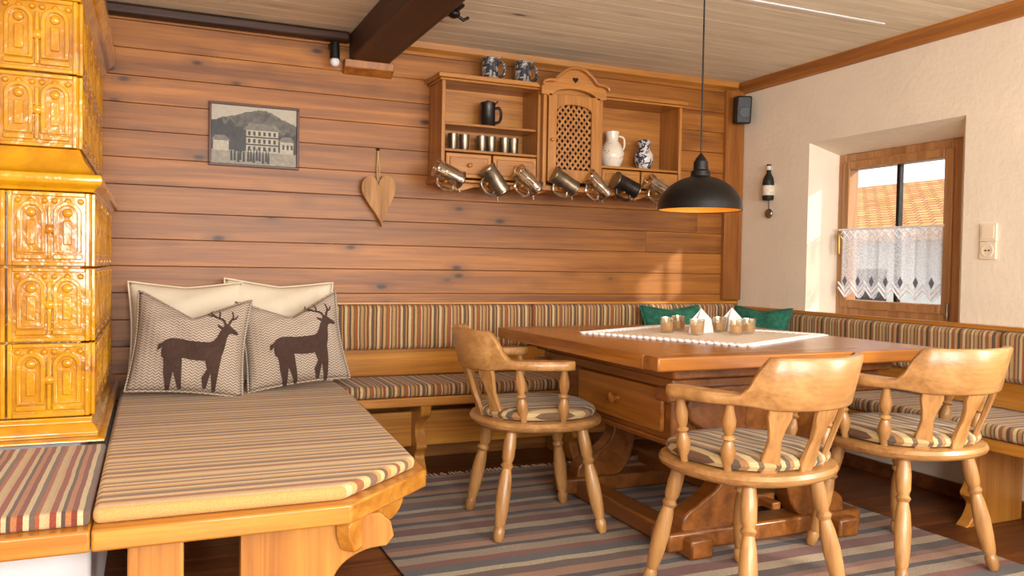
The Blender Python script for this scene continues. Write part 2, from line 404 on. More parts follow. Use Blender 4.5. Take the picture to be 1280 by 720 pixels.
# ---------------- tiled stove
g = group('tiled_stove', (-.7, 3.6, 0))
XS = -.178; YS = 2.95
def tile(b, o, u, n, w, h):
    o = Vector(o); u = Vector(u); n = Vector(n); k = Vector((0,0,1))
    def P(a, c, d=0): return o+u*a+k*c+n*d
    def slab(a0, a1, c0, c1, d0, d1): b.prism([P(a0,c0,d0),P(a1,c0,d0),P(a1,c1,d0),P(a0,c1,d0)], n*(d1-d0))
    gp = .003
    slab(gp, w-gp, gp, h-gp, -.03, .0)
    r = .016
    slab(gp, r, gp, h-gp, 0, .012); slab(w-r, w-gp, gp, h-gp, 0, .012); slab(r, w-r, gp, r, 0, .012); slab(r, w-r, h-r, h-gp, 0, .012)
    hw = (w-2*r)/2
    for s in (0, 1):
        cx = r+hw*(s+.5); ra = hw*.33; zb = r+.032; zt = h-r-.055
        pts = [P(cx-ra, zb, .004)] + [P(cx+ra*math.cos(a), zt+ra*math.sin(a), .004) for a in [math.pi*(1-j/8) for j in range(9)]] + [P(cx+ra, zb, .004)]
        b.sweep(pts, [(-.007,-.005),(.007,-.005),(.007,.008),(-.007,.008)], True, tuple(n))
        slab(cx-ra*.38, cx+ra*.38, zb+.022, zt-.02, 0, .010)
        b.lathe(P(cx, zt+.004, 0), P(cx, zt+.004, .014), [(.015,0),(.015,.6),(.006,1)], 10)
        slab(cx-ra*1.25, cx+ra*1.25, zb-.024, zb-.008, 0, .012)
        for q in (-1, 0, 1):
            b.lathe(P(cx+q*ra*1.1, h-r-.014, 0), P(cx+q*ra*1.1, h-r-.014, .011), [(.010,0),(.010,.5),(.004,1)], 8)
    slab(w/2-.006, w/2+.006, r+.01, h-r-.03, 0, .010)
    b.lathe(P(w/2, h/2, 0), P(w/2, h/2, .016), [(.018,0),(.016,.6),(.006,1)], 10)
def tilewall(b, xr, yf, z0, h, rows, xl=-1.3):
    b.box(xl, xr-.03, yf+.03, YB-.02, z0, z0+h*rows)
    tw = .232
    for r in range(rows):
        x = xr
        while x-tw > xl+.3: tile(b, (x-tw, yf, z0+r*h), (1,0,0), (0,-1,0), tw, h); x -= tw
        m = int((YB-.02-yf)/tw)
        for k in range(m): tile(b, (xr, yf+k*tw, z0+r*h), (0,1,0), (1,0,0), tw, h)
        b.box(xr-.03, xr, yf+m*tw, YB-.02, z0+r*h, z0+(r+1)*h)
def mould(b, xr, yf, prof, xl=-1.3):
    vs = []; fs = []; n = len(prof)
    for i, (px_, py_) in enumerate([(xl,yf),(xr,yf),(xr,YB-.02)]):
        for o_, z_ in prof:
            vs.append((px_+(o_ if i > 0 else 0), py_-(o_ if i < 2 else 0), z_))
    for i in range(2):
        for k in range(n-1): fs.append((i*n+k, (i+1)*n+k, (i+1)*n+k+1, i*n+k+1))
        fs.append((i*n+n-1, (i+1)*n+n-1, (i+1)*n, i*n))
    fs.append(list(range(n))); fs.append([2*n+k for k in range(n)])
    b.addv(vs, fs)
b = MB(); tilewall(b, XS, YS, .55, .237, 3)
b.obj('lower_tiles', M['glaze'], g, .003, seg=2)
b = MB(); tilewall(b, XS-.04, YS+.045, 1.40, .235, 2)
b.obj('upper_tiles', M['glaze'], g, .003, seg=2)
b = MB()
mould(b, XS, YS, [(-.1,.472),(.042,.472),(.044,.478),(.04,.484),(.022,.488),(.024,.50),(.014,.52),(.004,.53),(.006,.548),(-.1,.55)])
mould(b, XS, YS, [(-.1,1.262),(.008,1.262),(.014,1.275),(.03,1.285),(.034,1.30),(.03,1.315),(.012,1.32),(-.002,1.335),(-.02,1.36),(-.03,1.385),(-.035,1.40),(-.1,1.40)])
mould(b, XS-.04, YS+.045, [(-.1,1.87),(.006,1.87),(.01,1.885),(.004,1.89),(.02,1.91),(.028,1.93),(.04,1.935),(.058,1.96),(.062,1.985),(.055,2.0),(-.1,2.0)])
b.box(-1.3, XS-.05, YS+.06, YB-.02, 1.99, 2.0)
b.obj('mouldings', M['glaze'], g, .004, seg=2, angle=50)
MB().box(-1.3, -.14, 2.36, YB-.01, 0, .37).box(-1.3, XS-.03, YS+.03, YB-.01, .37, .56).obj('plinth', M['white'], g, .01)

# ---------------- daybed
g = group('daybed', (.3, 3.2, 0))
rim = [(-.125,2.095),(.475,2.095),(.765,2.375),(.875,3.86),(-.125,3.86)]
MB().prism([(x,y,.378) for x,y in rim], (0,0,.052)).obj('platform', M['honeyx'], g, .006)
mat_pts = [(-.124,2.13),(.462,2.13),(.735,2.395),(.835,3.86),(.83,YB-.03),(-.128,YB-.03)]
MB().prism([(x,y,.431) for x,y in mat_pts], (0,0,.038)).obj('striped_mattress', M['strBed'], g, .016, seg=4)
MB().box(-.05, .075, 2.14, 2.26, 0, .378).obj('front_post', M['honeyz'], g, .006)
prof = [(.62,.285),(.56,.28),(.50,.25),(.47,.20),(.475,.16),(.52,.13),(.53,.10),(.50,.05),(.56,.0)]
sm = smoothpts([(x,0,z) for x,z in prof], 5, False)
pp = [(.21,2.17,.378),(.60,2.17,.378),(.63,2.17,.35),(.64,2.17,.31)] + [(p.x,2.17,p.z) for p in sm] + [(.55,2.17,0),(.21,2.17,0)]
pp = [(x if x < .3 else x-.03, y, z) for x, y, z in pp]
MB().prism(pp, (0,.045,0)).obj('carved_trestle', M['honeyz'], g, .005)
pp2 = [(x, y+1.35, z) for x, y, z in pp]
MB().prism(pp2, (0,.045,0)).box(.0,.12,3.5,3.6,0,.378).obj('rear_trestle', M['honeyz'], g, .005)
pr = smoothpts([(0,0,0),(.24,0,0),(.25,0,-.03),(.20,0,-.055),(.14,0,-.05),(.10,0,-.075),(.04,0,-.09),(0,0,-.085)], 4)
d_ = Vector((.72,.69,0)).normalized(); base = Vector((.49,2.14,.378))
MB().prism([base + d_*p.x + Vector((0,0,p.z)) for p in pr], (-.03,.03,0)).obj('scroll_bracket', M['honeyx'], g, .004)
# ---------------- stove bench
g = group('stove_bench', (-.7, 2.5, 0))
MB().box(-1.3, -.127, 2.095, 2.93, .378, .43).obj('seat_board', M['honeyx'], g, .006)
MB().box(-1.28, -.130, 2.13, 2.90, .431, .468).obj('striped_cushion', M['strRed'], g, .010, seg=4)
MB().box(-1.28, -1.2, 2.15, 2.3, 0, .378).obj('leg_1', M['honeyz'], g, .005)

# ---------------- corner bench
g = group('corner_bench', (3.2, 4.0, 0))
MB().box(.88, XR-.02, 3.87, YB-.01, .355, .40).obj('seat_board_back', M['honeyx'], g, .006)
MB().box(3.02, XR-.01, .9, 3.868, .355, .40).obj('seat_board_right', M['honeyy'], g, .006)
b = MB(); b.box(.845, 3.05, 3.875, YB-.055, .401, .46); b.obj('seat_cushion_back', M['strX'], g, .022, seg=4)
MB().box(3.03, XR-.06, .92, YB-.06, .401, .46).obj('seat_cushion_right', M['strY'], g, .022, seg=4)
MB().box(.845, XR-.06, YB-.03, YB-.001, .46, .60).box(.845,.85,YB-.03,YB-.001,.6,.83).obj('back_rail', M['honeyx'], g, .004)
MB().box(XR-.035, XR-.001, .9, YB-.06, .46, .60).obj('back_rail_right', M['honeyy'], g, .004)
for (x0, x1) in ((.86, 1.98), (1.985, 3.41)):
    MB().box(x0, x1, YB-.07, YB-.012, .60, .835).obj('backrest_pad', M['strX'], g, .025, seg=4)
for (y0, y1) in ((.92, 2.45), (2.455, 4.22)):
    MB().box(XR-.075, XR-.012, y0, y1, .58, .80).obj('backrest_pad_right', M['strY'], g, .025, seg=4)
MB().box(.845, XR-.03, YB-.03, YB-.001, .836, .85).obj('cap_back', M['honeyx'], g, .003)
MB().box(XR-.045, XR-.001, .9, YB-.04, .802, .822).obj('cap_right', M['honeyy'], g, .003)
def bracketleg(name, base, dirv, thick, par):
    pr = [(0.02,.355),(0.03,.30),(.09,.27),(.12,.22),(.10,.17),(.08,.13),(.12,.09),(.10,.04),(.06,0)]
    sm = smoothpts([(s_,0,z_) for s_, z_ in pr], 4, False)
    P = [(p.x, p.z) for p in sm] + [(.40,0),(.40,.355)]
    bx = Vector(base); d = Vector(dirv); t_ = Vector(thick)
    MB().prism([bx + d*s_ + Vector((0,0,z_)) for s_, z_ in P], t_).obj(name, M['honeyz'], par, .006)
for k, x in enumerate((1.22, 2.1, 2.95)): bracketleg('carved_leg_%d' % (k+1), (x, 3.87, 0), (0,1,0), (.055,0,0), g)
for k, y in enumerate((1.2, 2.34)): bracketleg('carved_leg_side_%d' % (k+1), (3.03, y, 0), (1,0,0), (0,.055,0), g)
MB().box(.9, 3.0, 4.05, 4.09, .12, .30).obj('under_rail', M['honeyx'], g, .005)

# ---------------- dining table
g = group('dining_table', (2.15, 2.92, 0))
TX0, TX1, TY0, TY1 = 1.51, 2.83, 2.26, 3.62
b = MB(); n = 7
for k in range(n):
    a = TX0+(TX1-TX0)*k/n; c = TX0+(TX1-TX0)*(k+1)/n
    b.box(a+.0004, c-.0004, TY0+.09, TY1-.09, .712, .76)
b.obj('top_boards', M['table'], g, .0012, seg=1, smooth=False)
b = MB(); b.box(TX0, TX1, TY0, TY0+.089, .712, .76).box(TX0, TX1, TY1-.089, TY1, .712, .76); b.obj('top_breadboards', M['tablex'], g, .006)
b = MB()
b.prism([(TX0+.10,TY0+.12,.712),(TX0+.14,TY0+.12,.690),(TX0+.15,TY0+.12,.665),(TX1-.15,TY0+.12,.665),(TX1-.14,TY0+.12,.690),(TX1-.10,TY0+.12,.712)], (0,TY1-TY0-.24,0))
b.box(TX0+.17, TX1-.17, TY0+.16, TY1-.16, .625, .665)
b.box(TX0+.13, TX1-.13, TY0+.13, TY0+.21, .585, .635).box(TX0+.13, TX1-.13, TY1-.21, TY1-.13, .585, .635)
b.obj('step_moulding', M['tabledk'], g, .008)
b = MB(); b.box(1.74, 2.58, TY0+.25, TY1-.25, .42, .63); b.box(1.72, 2.60, TY0+.23, TY1-.23, .405, .425); b.obj('drawer_case', M['tabledk'], g, .006)
b = MB(); b.box(1.722, 1.742, 2.55, 3.20, .445, .61); b.obj('drawer_front', M['table'], g, .008)
MB().lathe((1.722,2.86,.53),(1.68,2.86,.53),[(.012,0),(.010,.3),(.02,.6),(.022,.85),(.012,1)],16).obj('drawer_knob', M['tablex'], g)
prof = [(.10,.62),(.33,.62),(.37,.57),(.36,.50),(.27,.44),(.215,.38),(.20,.31),(.23,.25),(.30,.20),(.37,.16),(.385,.12),(.37,.085),(.20,.085),(.13,.13),(.10,.2),(.08,.3),(.09,.4),(.11,.5)]
sm = smoothpts([(s_,0,z_) for s_, z_ in prof], 4)
for k, yy in enumerate((2.47, 3.28)):
    for s_ in (-1, 1):
        MB().prism([(2.16+s_*p.x, yy, p.z) for p in sm], (0,.085,0)).obj('carved_leg', M['tabledk'], g, .008)
b = MB()
b.box(1.76, 1.86, 2.40, 3.50, .012, .085).box(2.46, 2.56, 2.40, 3.50, .012, .085)
b.box(1.70, 2.62, 2.45, 2.575, .03, .10).box(1.70, 2.62, 3.26, 3.385, .03, .10)
b.obj('foot_frame', M['tabledk'], g, .01)
MB().box(2.10, 2.22, 2.5, 3.3, .14, .19).box(2.14,2.18,2.42,3.42,.15,.18).obj('stretcher', M['tabledk'], g, .006)

# ---------------- chairs
def chair(loc, rz):
    g = group('dining_chair', loc, rz)
    segs = 48; b = MB()
    def disc(prof, wob, sy):
        vs = []; fs = []
        for r, z in prof:
            for k in range(segs):
                a = 2*math.pi*k/segs; rr = r*(1-wob*math.cos(4*a))
                vs.append((rr*math.cos(a), rr*math.sin(a)*sy, z))
        for i in range(len(prof)-1):
            for k in range(segs):
                k2 = (k+1) % segs; fs.append((i*segs+k, i*segs+k2, (i+1)*segs+k2, (i+1)*segs+k))
        return vs, fs
    b.addv(*disc([(.0,.402),(.21,.402),(.250,.408),(.268,.42),(.272,.432),(.266,.444),(.252,.448),(0,.446)], .025, .99)).obj('seat', M['chairx'], g)
    MB().addv(*disc([(.0,.4485),(.215,.4485),(.240,.455),(.248,.468),(.242,.482),(.22,.493),(.15,.499),(.06,.497),(0,.495)], .035, .98)).obj('striped_seat_pad', M['strChair'], g)
    lp = [(.014,0),(.020,.03),(.022,.10),(.017,.13),(.021,.16),(.026,.28),(.028,.42),(.024,.56),(.018,.64),(.025,.67),(.018,.70),(.024,.74),(.025,.86),(.02,1)]
    for k, (sx, sy) in enumerate(((-1,-1),(1,-1),(1,1),(-1,1))):
        MB().lathe((sx*.215, sy*.215, 0), (sx*.145, sy*.145, .41), lp, 18, True).obj('leg_%d' % (k+1), M['chair'], g)
    a_, b_ = .272, .285; path = []; yo = -.015
    for k in range(5): path.append((-a_-.003*(4-k), yo+.07-.0175*k, .668))
    N = 36
    for k in range(1, N):
        ph = -math.pi/2 + math.pi*k/N; path.append((a_*math.sin(ph), yo-b_*math.cos(ph), .668))
    for k in range(5): path.append((a_+.003*k, yo+.0175*k, .668))
    n = len(path)
    def ss(a, c, x): x = max(0, min(1, (x-a)/(c-a))); return x*x*(3-2*x)
    def sec(i):
        t_ = abs(i/(n-1)-.5)*2
        top = .018 + .108*(1-ss(.36, .50, t_))
        w = .016 + .022*ss(.36, .70, t_)
        if t_ > .90: w *= (1-.55*((t_-.90)/.10)**2)
        tilt = .030*(1-ss(.30,.55,t_))
        bo = -.016 - .012*(1-ss(.3,.5,t_))
        return [(-w,bo+.006),(-w+.006,bo),(w-.006,bo),(w,bo+.006),(w+tilt,top-.008),(w-.006+tilt,top),(-w+.006+tilt,top),(-w+tilt,top-.008)]
    MB().sweep(path, sec).obj('arm_rail', M['chairx'], g, angle=50)
    sp = [(.012,0),(.013,.08),(.019,.2),(.023,.32),(.016,.42),(.012,.46),(.020,.5),(.012,.54),(.018,.62),(.021,.74),(.014,.88),(.011,1)]
    b = MB()
    for s in (-1, 1):
        for (x0, y0, x1, y1) in ((.232,.035,.272,.02),(.205,-.115,.238,-.150)):
            b.lathe((s*x0, y0, .44), (s*x1, y1, .658), sp, 14)
    b.obj('spindles', M['chair'], g)
    b = MB()
    for ang in (-32, 0, 32):
        a = math.radians(ang); p0 = Vector((.222*math.sin(a), -.222*math.cos(a), .44)); p1 = Vector((.272*math.sin(a), yo-.285*math.cos(a), .66))
        d = (p1-p0); tang = Vector((math.cos(a), math.sin(a), 0)); nrm = tang.cross(d.normalized())
        P = []
        ws = [.022,.030,.024,.019,.026,.036,.034]
        for k in range(7): P.append(p0 + d*(k/6) + tang*ws[k])
        for k in range(6, -1, -1): P.append(p0 + d*(k/6) - tang*ws[k])
        b.prism([q - nrm*.009 for q in P], nrm*.018)
    b.obj('back_splats', M['chair'], g, .004)
    return g
chair((1.435, 3.03, .012), -96)
chair((1.745, 2.10, .012), 8)
chair((2.51, 2.17, .012), -2)

# ---------------- rug
g = group('striped_rug', (1.8, 2.8, 0))
b = MB(); vs = []; fs = []; nx, ny = 40, 40
for i in range(nx+1):
    for j in range(ny+1):
        vs.append((.78+2.1*i/nx, 1.75+2.12*j/ny, .008+.0015*math.sin(i*1.3)*math.sin(j*.9)))
for i in range(nx):
    for j in range(ny): fs.append((i*(ny+1)+j, (i+1)*(ny+1)+j, (i+1)*(ny+1)+j+1, i*(ny+1)+j+1))
b.addv(vs, fs); b.obj('rug_cloth', M['rug'], g)
MB().box(.785,2.875,1.755,3.865,.001,.006).obj('rug_backing', M['rug'], g)
b = MB()
for k in range(90):
    x = .79+2.08*k/89; b.tube([(x,3.87,.006),(x+random.uniform(-.01,.01),3.92,.004)], .003, 5)
    b.tube([(x,1.75,.006),(x+random.uniform(-.01,.01),1.70,.004)], .003, 5)
b.obj('rug_fringe', M['lace'], g)

# ---------------- pillows
def puff(u, v): return max(0, (1-abs(u)**2.6)*(1-abs(v)**2.6))**.55
def pshape(u, v, w, h, chop):
    x = u*w/2*(1-.07*math.cos(v*math.pi/2)); z = v*h/2*(1-.06*math.cos(u*math.pi/2))
    if v > 0: z -= chop*(v**2)*(1-abs(u))**1.2
    return x, z
def pillow(name, w, h, th, mat, loc, rx, rz, chop=0., ry=0, deer=False):
    g = bpy.data.objects.new(name, None); sc.collection.objects.link(g); g.location = loc
    g.rotation_euler = (math.radians(rx), math.radians(ry), math.radians(rz)); g.empty_display_size = .1
    n = 26; vs = []; fs = []
    def wrk(u, v): return (.006*math.sin(u*9+v*5)+.004*math.sin(v*13-u*6))*puff(u, v)
    for side in (-1, 1):
        for i in range(n+1):
            for j in range(n+1):
                u = -1+2*i/n; v = -1+2*j/n; x, z = pshape(u, v, w, h, chop)
                vs.append((x, side*(th/2*puff(u, v)+wrk(u, v)), z))
    N = (n+1)**2
    for s in (0, 1):
        for i in range(n):
            for j in range(n):
                q = [s*N+i*(n+1)+j, s*N+(i+1)*(n+1)+j, s*N+(i+1)*(n+1)+j+1, s*N+i*(n+1)+j+1]; fs.append(q if s == 0 else q[::-1])
    o = MB().addv(vs, fs); ob = o.obj('cover', mat, g, angle=180)
    bm = bmesh.new(); bm.from_mesh(ob.data); bmesh.ops.remove_doubles(bm, verts=bm.verts, dist=1e-5); bmesh.ops.recalc_face_normals(bm, faces=bm.faces); bm.to_mesh(ob.data); bm.free()
    ob.data.polygons.foreach_set('use_smooth', [True]*len(ob.data.polygons))
    b = MB(); pts = [];
    for k in range(20): pts.append(pshape(-1+2*k/20, -1, w, h, chop))
    for k in range(20): pts.append(pshape(1, -1+2*k/20, w, h, chop))
    for k in range(20): pts.append(pshape(1-2*k/20, 1, w, h, chop))
    for k in range(20): pts.append(pshape(-1, 1-2*k/20, w, h, chop))
    b.tube([(x, 0, z) for x, z in pts], .005, 6, True, (0,1,0)); b.obj('piping', mat, g)
    if deer:
        shapes = []
        shapes.append(smoothpts([(x,z,0) for x,z in [(-.135,.0),(-.128,.035),(-.09,.05),(-.03,.043),(.03,.042),(.06,.055),(.078,.09),(.092,.118),(.108,.125),(.122,.116),(.148,.100),(.146,.088),(.118,.088),(.108,.065),(.102,.02),(.088,-.02),(.06,-.034),(-.02,-.034),(-.07,-.028),(-.10,-.045),(-.13,-.03)]], 3))
        shapes.append([(-.13,.0,0),(-.075,-.02,0),(-.088,-.06,0),(-.100,-.088,0),(-.094,-.15,0),(-.108,-.152,0),(-.120,-.09,0),(-.122,-.05,0)])
        shapes.append([(-.11,-.01,0),(-.055,-.02,0),(-.06,-.055,0),(-.062,-.09,0),(-.048,-.145,0),(-.061,-.148,0),(-.078,-.09,0),(-.09,-.05,0)])
        shapes.append([(.05,-.01,0),(.095,-.01,0),(.086,-.08,0),(.082,-.15,0),(.069,-.15,0),(.068,-.08,0)])
        shapes.append([(.03,-.02,0),(.07,-.02,0),(.062,-.07,0),(.04,-.10,0),(.045,-.14,0),(.033,-.14,0),(.026,-.10,0),(.044,-.07,0)])
        shapes.append([(-.13,.03,0),(-.15,.02,0),(-.152,-.005,0),(-.138,.005,0)])
        shapes.append([(.088,.112,0),(.066,.122,0),(.07,.11,0),(.085,.10,0)])
        def strip(pts, w0):
            P = smoothpts([(x,z,0) for x,z in pts], 4, False); L = []; R = []
            for i, p in enumerate(P):
                tg = (P[min(i+1,len(P)-1)]-P[max(i-1,0)]).normalized(); nn = Vector((-tg.y, tg.x, 0)); q = w0*(1-.6*i/len(P))
                L.append(p+nn*q); R.append(p-nn*q)
            for i in range(len(P)-1): shapes.append([L[i], L[i+1], R[i+1], R[i]])
        strip([(.10,.12),(.085,.145),(.055,.155),(.035,.175),(.04,.195)], .005)
        strip([(.07,.152),(.072,.17),(.066,.185)], .004); strip([(.05,.158),(.036,.158),(.022,.168)], .004)
        strip([(.108,.122),(.118,.145),(.125,.165),(.118,.19)], .005); strip([(.12,.15),(.135,.158),(.142,.175)], .004)
        bm = bmesh.new(); s = 1.04
        for sh in shapes:
            vv = [bm.verts.new((p[0]*s+.035, 0, p[1]*s-.05)) for p in sh]; bm.faces.new(vv)
        bmesh.ops.triangulate(bm, faces=bm.faces)
        for _ in range(3): bmesh.ops.subdivide_edges(bm, edges=[e for e in bm.edges if e.calc_length() > .010], cuts=1)
        bmesh.ops.triangulate(bm, faces=bm.faces)
        for v in bm.verts:
            u_ = v.co.x/(w/2); v_ = v.co.z/(h/2)
            for _ in range(6):
                X_, Z_ = pshape(u_, v_, w, h, chop); u_ += (v.co.x-X_)/(w/2); v_ += (v.co.z-Z_)/(h/2)
            u_ = max(-1, min(1, u_)); v_ = max(-1, min(1, v_))
            v.co.y = -(th/2*puff(u_, v_)+wrk(u_, v_)+.004)
        me = bpy.data.meshes.new('deer_applique'); bm.to_mesh(me); bm.free(); me.materials.append(M['deer'])
        o = bpy.data.objects.new('deer_applique', me); sc.collection.objects.link(o); o.parent = g
    return g
pillow('throw_pillow', .47, .44, .18, M['knit'], (.155, 3.82, .690), -18, -6, .10, 5, True)
pillow('throw_pillow', .46, .42, .18, M['knit'], (.60, 3.88, .693), -18, 2, .10, -6, True)
pillow('cream_cushion', .50, .48, .16, M['cream'], (.15, 4.10, .718), -13, 0, .015, 0)
pillow('cream_cushion', .52, .49, .16, M['cream'], (.57, 4.13, .722), -12, 0, .02, 2)
pillow('green_cushion', .42, .38, .12, M['green'], (2.86, 4.10, .655), -22, 0, .02)
pillow('green_cushion', .38, .38, .12, M['green'], (3.26, 3.86, .655), -20, -72, .02)

# ---------------- picture
g = group('framed_photograph', (.465, YB-.01, 1.675))
b = MB(); x0, x1, z0, z1 = .25, .68, 1.52, 1.83
b.box(x0, x1, YB-.022, YB-.002, z0, z0+.012).box(x0, x1, YB-.022, YB-.002, z1-.012, z1).box(x0, x0+.012, YB-.022, YB-.002, z0+.012, z1-.012).box(x1-.012, x1, YB-.022, YB-.002, z0+.012, z1-.012)
b.obj('frame', plain('dark_frame', C(84,44,26), .4), g, .002)
def pm(n, c, v=.2): return plain('print_'+n, C(*c), .45, var=v, vs=60)
yl = [YB-.010]
def layer(name, polys, mat):
    yl[0] -= .0005; b = MB()
    for p in polys: b.prism([(x0+.012+u*.406, yl[0], z0+.012+v*.286) for u, v in p], (0,.0004,0))
    b.obj(name, mat, g, smooth=False)
def R(u0, u1, v0, v1): return [(u0,v0),(u1,v0),(u1,v1),(u0,v1)]
def jag(p, amp, seed):
    rr = random.Random(seed); out = []
    for i in range(len(p)):
        a = p[i]; c = p[(i+1) % len(p)]; out.append(a)
        if a[1] > .35 and c[1] > .35:
            for k in range(1, 6):
                q = k/6; out.append((a[0]+(c[0]-a[0])*q, a[1]+(c[1]-a[1])*q+rr.uniform(-amp, amp)))
    return out
layer('print_sky', [R(0,1,0,1)], pm('sky', (176,168,150), .06))
layer('print_mountain', [jag([(0,.3),(1,.3),(1,.72),(.9,.78),(.8,.84),(.7,.92),(.58,.96),(.5,.94),(.38,.90),(.28,.84),(.16,.80),(0,.72)], .012, 1)], plain('print_mountain', C(84,78,70), .45, var=.6, vs=34))
layer('print_forest', [jag([(0,.2),(1,.2),(1,.52),(.9,.60),(.8,.52),(.7,.66),(.3,.64),(.22,.76),(.15,.68),(.1,.78),(.04,.70),(0,.72)], .025, 2)], plain('print_forest', C(38,35,32), .45, var=.7, vs=50))
layer('print_ground', [R(0,1,0,.24)], pm('ground', (142,134,118), .25))
layer('print_chalet', [R(.40,.78,.22,.62), R(.80,.97,.22,.44), R(.02,.2,.22,.4)], pm('chalet', (176,168,150), .2))
layer('print_roof', [[(.36,.60),(.82,.60),(.74,.72),(.44,.72)], [(.78,.43),(.99,.43),(.93,.52),(.83,.52)], [(0,.39),(.22,.39),(.16,.48),(.04,.48)]], pm('roof', (110,104,94), .3))
layer('print_balconies', [R(.39,.79,.34,.365), R(.39,.79,.47,.495)] + [R(.42+.06*k,.45+.06*k,.38,.45) for k in range(6)] + [R(.42+.06*k,.45+.06*k,.51,.58) for k in range(6)] + [R(.42+.06*k,.45+.06*k,.25,.32) for k in range(6)] + [R(.83+.05*k,.855+.05*k,.3,.38) for k in range(3)], pm('windows', (44,41,38), .2))
layer('print_trees', [jag([(.26,.22),(.36,.22),(.37,.45),(.33,.58),(.29,.55),(.25,.40)], .02, 5), jag([(.96,.22),(1,.22),(1,.6),(.97,.55)], .01, 6)], plain('print_trees', C(40,37,33), .45, var=.6, vs=60))
rp_ = random.Random(3); ppl = []
for k in range(13):
    u = .22+.036*k+rp_.uniform(-.01,.01); v = .05+rp_.uniform(-.02,.03)
    ppl += [[(u,v),(u+.030,v),(u+.024,v+.17),(u+.006,v+.17)], R(u+.009,u+.021,v+.175,v+.21)]
layer('print_people', ppl, pm('people', (30,28,26), .3))

# ---------------- heart
g = group('wooden_heart', (1.09, YB-.03, 1.38))
pts = []; th_ = math.radians(-5)
for k in range(48):
    a = 2*math.pi*k/48; x = 16*math.sin(a)**3; z = 13*math.cos(a)-5*math.cos(2*a)-2*math.cos(3*a)-math.cos(4*a)
    z = z if z > -2 else -2+(z+2)*1.35
    X_, Z_ = x*.0057, z*.0078
    pts.append((1.09+X_*math.cos(th_)+Z_*math.sin(th_), YB-.05, 1.42-X_*math.sin(th_)+Z_*math.cos(th_)))
MB().prism(pts, (0,.04,0)).obj('heart_body', M['heart'], g, .012, seg=3)
MB().tube([(1.087,YB-.03,1.44),(1.084,YB-.02,1.55),(1.09,YB-.012,1.65)], .0035, 6).tube([(1.091,YB-.03,1.44),(1.096,YB-.02,1.55),(1.09,YB-.012,1.65)], .0035, 6).obj('hanging_string', M['rope'], g)
MB().ball((1.09,YB-.012,1.655),.009).obj('nail', M['black'], g)

# ---------------- wall cabinet
g = group('wall_cabinet', (2.12, 4.19, 1.78))
xa, xc, xd, xe = 1.37, 1.94, 2.30, 2.86; yf, yb = 4.08, YB-.002
zb, zt = 1.50, 2.05; th = .02
b = MB()
b.box(xa, xa+th, yf, yb, zb, zt-.03).box(xc-th, xc, yf, yb, zb, zt).box(xd, xd+th, yf, yb, zb, zt-.02).box(xe-th, xe, yf, yb, zb, zt-.04)
b.obj('sides', M['cabz'], g, .003)
b = MB()
b.box(xa+th, xe-th, yb-.012, yb, zb, zt-.03)
b.obj('back_panel', M['cab'], g, smooth=False)
b = MB()
b.box(xa-.025, xc, yf-.025, yb, zt-.03, zt-.005).box(xa-.012, xc, yf-.012, yb, zt-.042, zt-.03)
b.box(xd, xe+.025, yf-.025, yb, zt-.04, zt-.015).box(xd, xe+.012, yf-.012, yb, zt-.052, zt-.04)
b.box(xa-.012, xe+.012, yf-.012, yb, zb-.015, zb)
b.box(xa+th, xc-th, yf+.005, yb-.012, 1.645, 1.66).box(xa+th, xc-th, yf+.02, yb-.012, 1.785, 1.80)
b.box(xd+th, xe-th, yf+.005, yb-.012, 1.615, 1.63)
b.obj('shelves', M['cab'], g, .004)
pts = []
n = 60
for k in range(n+1):
    t_ = k/n; x = xa+(xe-xa)*t_; pts.append((x, yf+.02, zb-.045+.012*math.cos(t_*2*math.pi*7)))
pts += [(xe, yf+.02, zb-.015), (xa, yf+.02, zb-.015)]
MB().prism(pts, (0,.018,0)).obj('scalloped_apron', M['cab'], g, .002)
for (p, q, r, s) in ((xa+th+.006, (xa+xc)/2-.005, 1.51, 1.638), ((xa+xc)/2+.005, xc-th-.006, 1.51, 1.638), (xd+th+.006, (xd+xe)/2-.005, 1.51, 1.608), ((xd+xe)/2+.005, xe-th-.006, 1.51, 1.608)):
    MB().box(p, q, yf-.002, yb-.03, r, s).box(p+.02, q-.02, yf-.008, yf, r+.02, s-.02).obj('drawer', M['cab'], g, .004)
    xm = (p+q)/2; zm = (r+s)/2
    MB().lathe((xm,yf-.008,zm),(xm,yf-.035,zm),[(.006,0),(.005,.4),(.012,.7),(.012,.85),(.005,1)],12).obj('knob', M['cabz'], g)
yc = 4.045
b = MB()
b.box(xc-.005, xc+.018, yc, yb, zb-.02, 2.03).box(xd-.018, xd+.005, yc, yb, zb-.02, 2.03).box(xc-.01, xd+.01, yc-.01, yb, zb-.035, zb-.01)
b.obj('centre_case', M['cabz'], g, .003)
cx = (xc+xd)/2; hw = (xd-xc)/2
arch = smoothpts([(-hw-.02,0,1.985),(-hw-.02,0,2.035),(-hw+.01,0,2.05),(-hw+.05,0,2.055),(-hw+.08,0,2.085),(-.05,0,2.12),(0,0,2.13),(.05,0,2.12),(hw-.08,0,2.085),(hw-.05,0,2.055),(hw-.01,0,2.05),(hw+.02,0,2.035),(hw+.02,0,1.985)], 4, False)
inn = [(.14*math.cos(a), 0, 1.975+.05*math.sin(a)) for a in [math.pi*k/14 for k in range(15)]]
poly = [(cx+p.x, yc-.012, p.z) for p in arch] + [(cx+p[0], yc-.012, p[2]) for p in inn]
MB().prism(poly, (0,.03,0)).obj('arched_pediment', M['cab'], g, .003)
cr = [(cx+p.x, yc-.018, p.z+.006) for p in arch[3:-3]]
MB().sweep(cr, [(-.02,-.007),(.02,-.007),(.024,.003),(.02,.008),(-.02,.008)], False, (0,0,1)).obj('pediment_crown', M['cab'], g, .002)
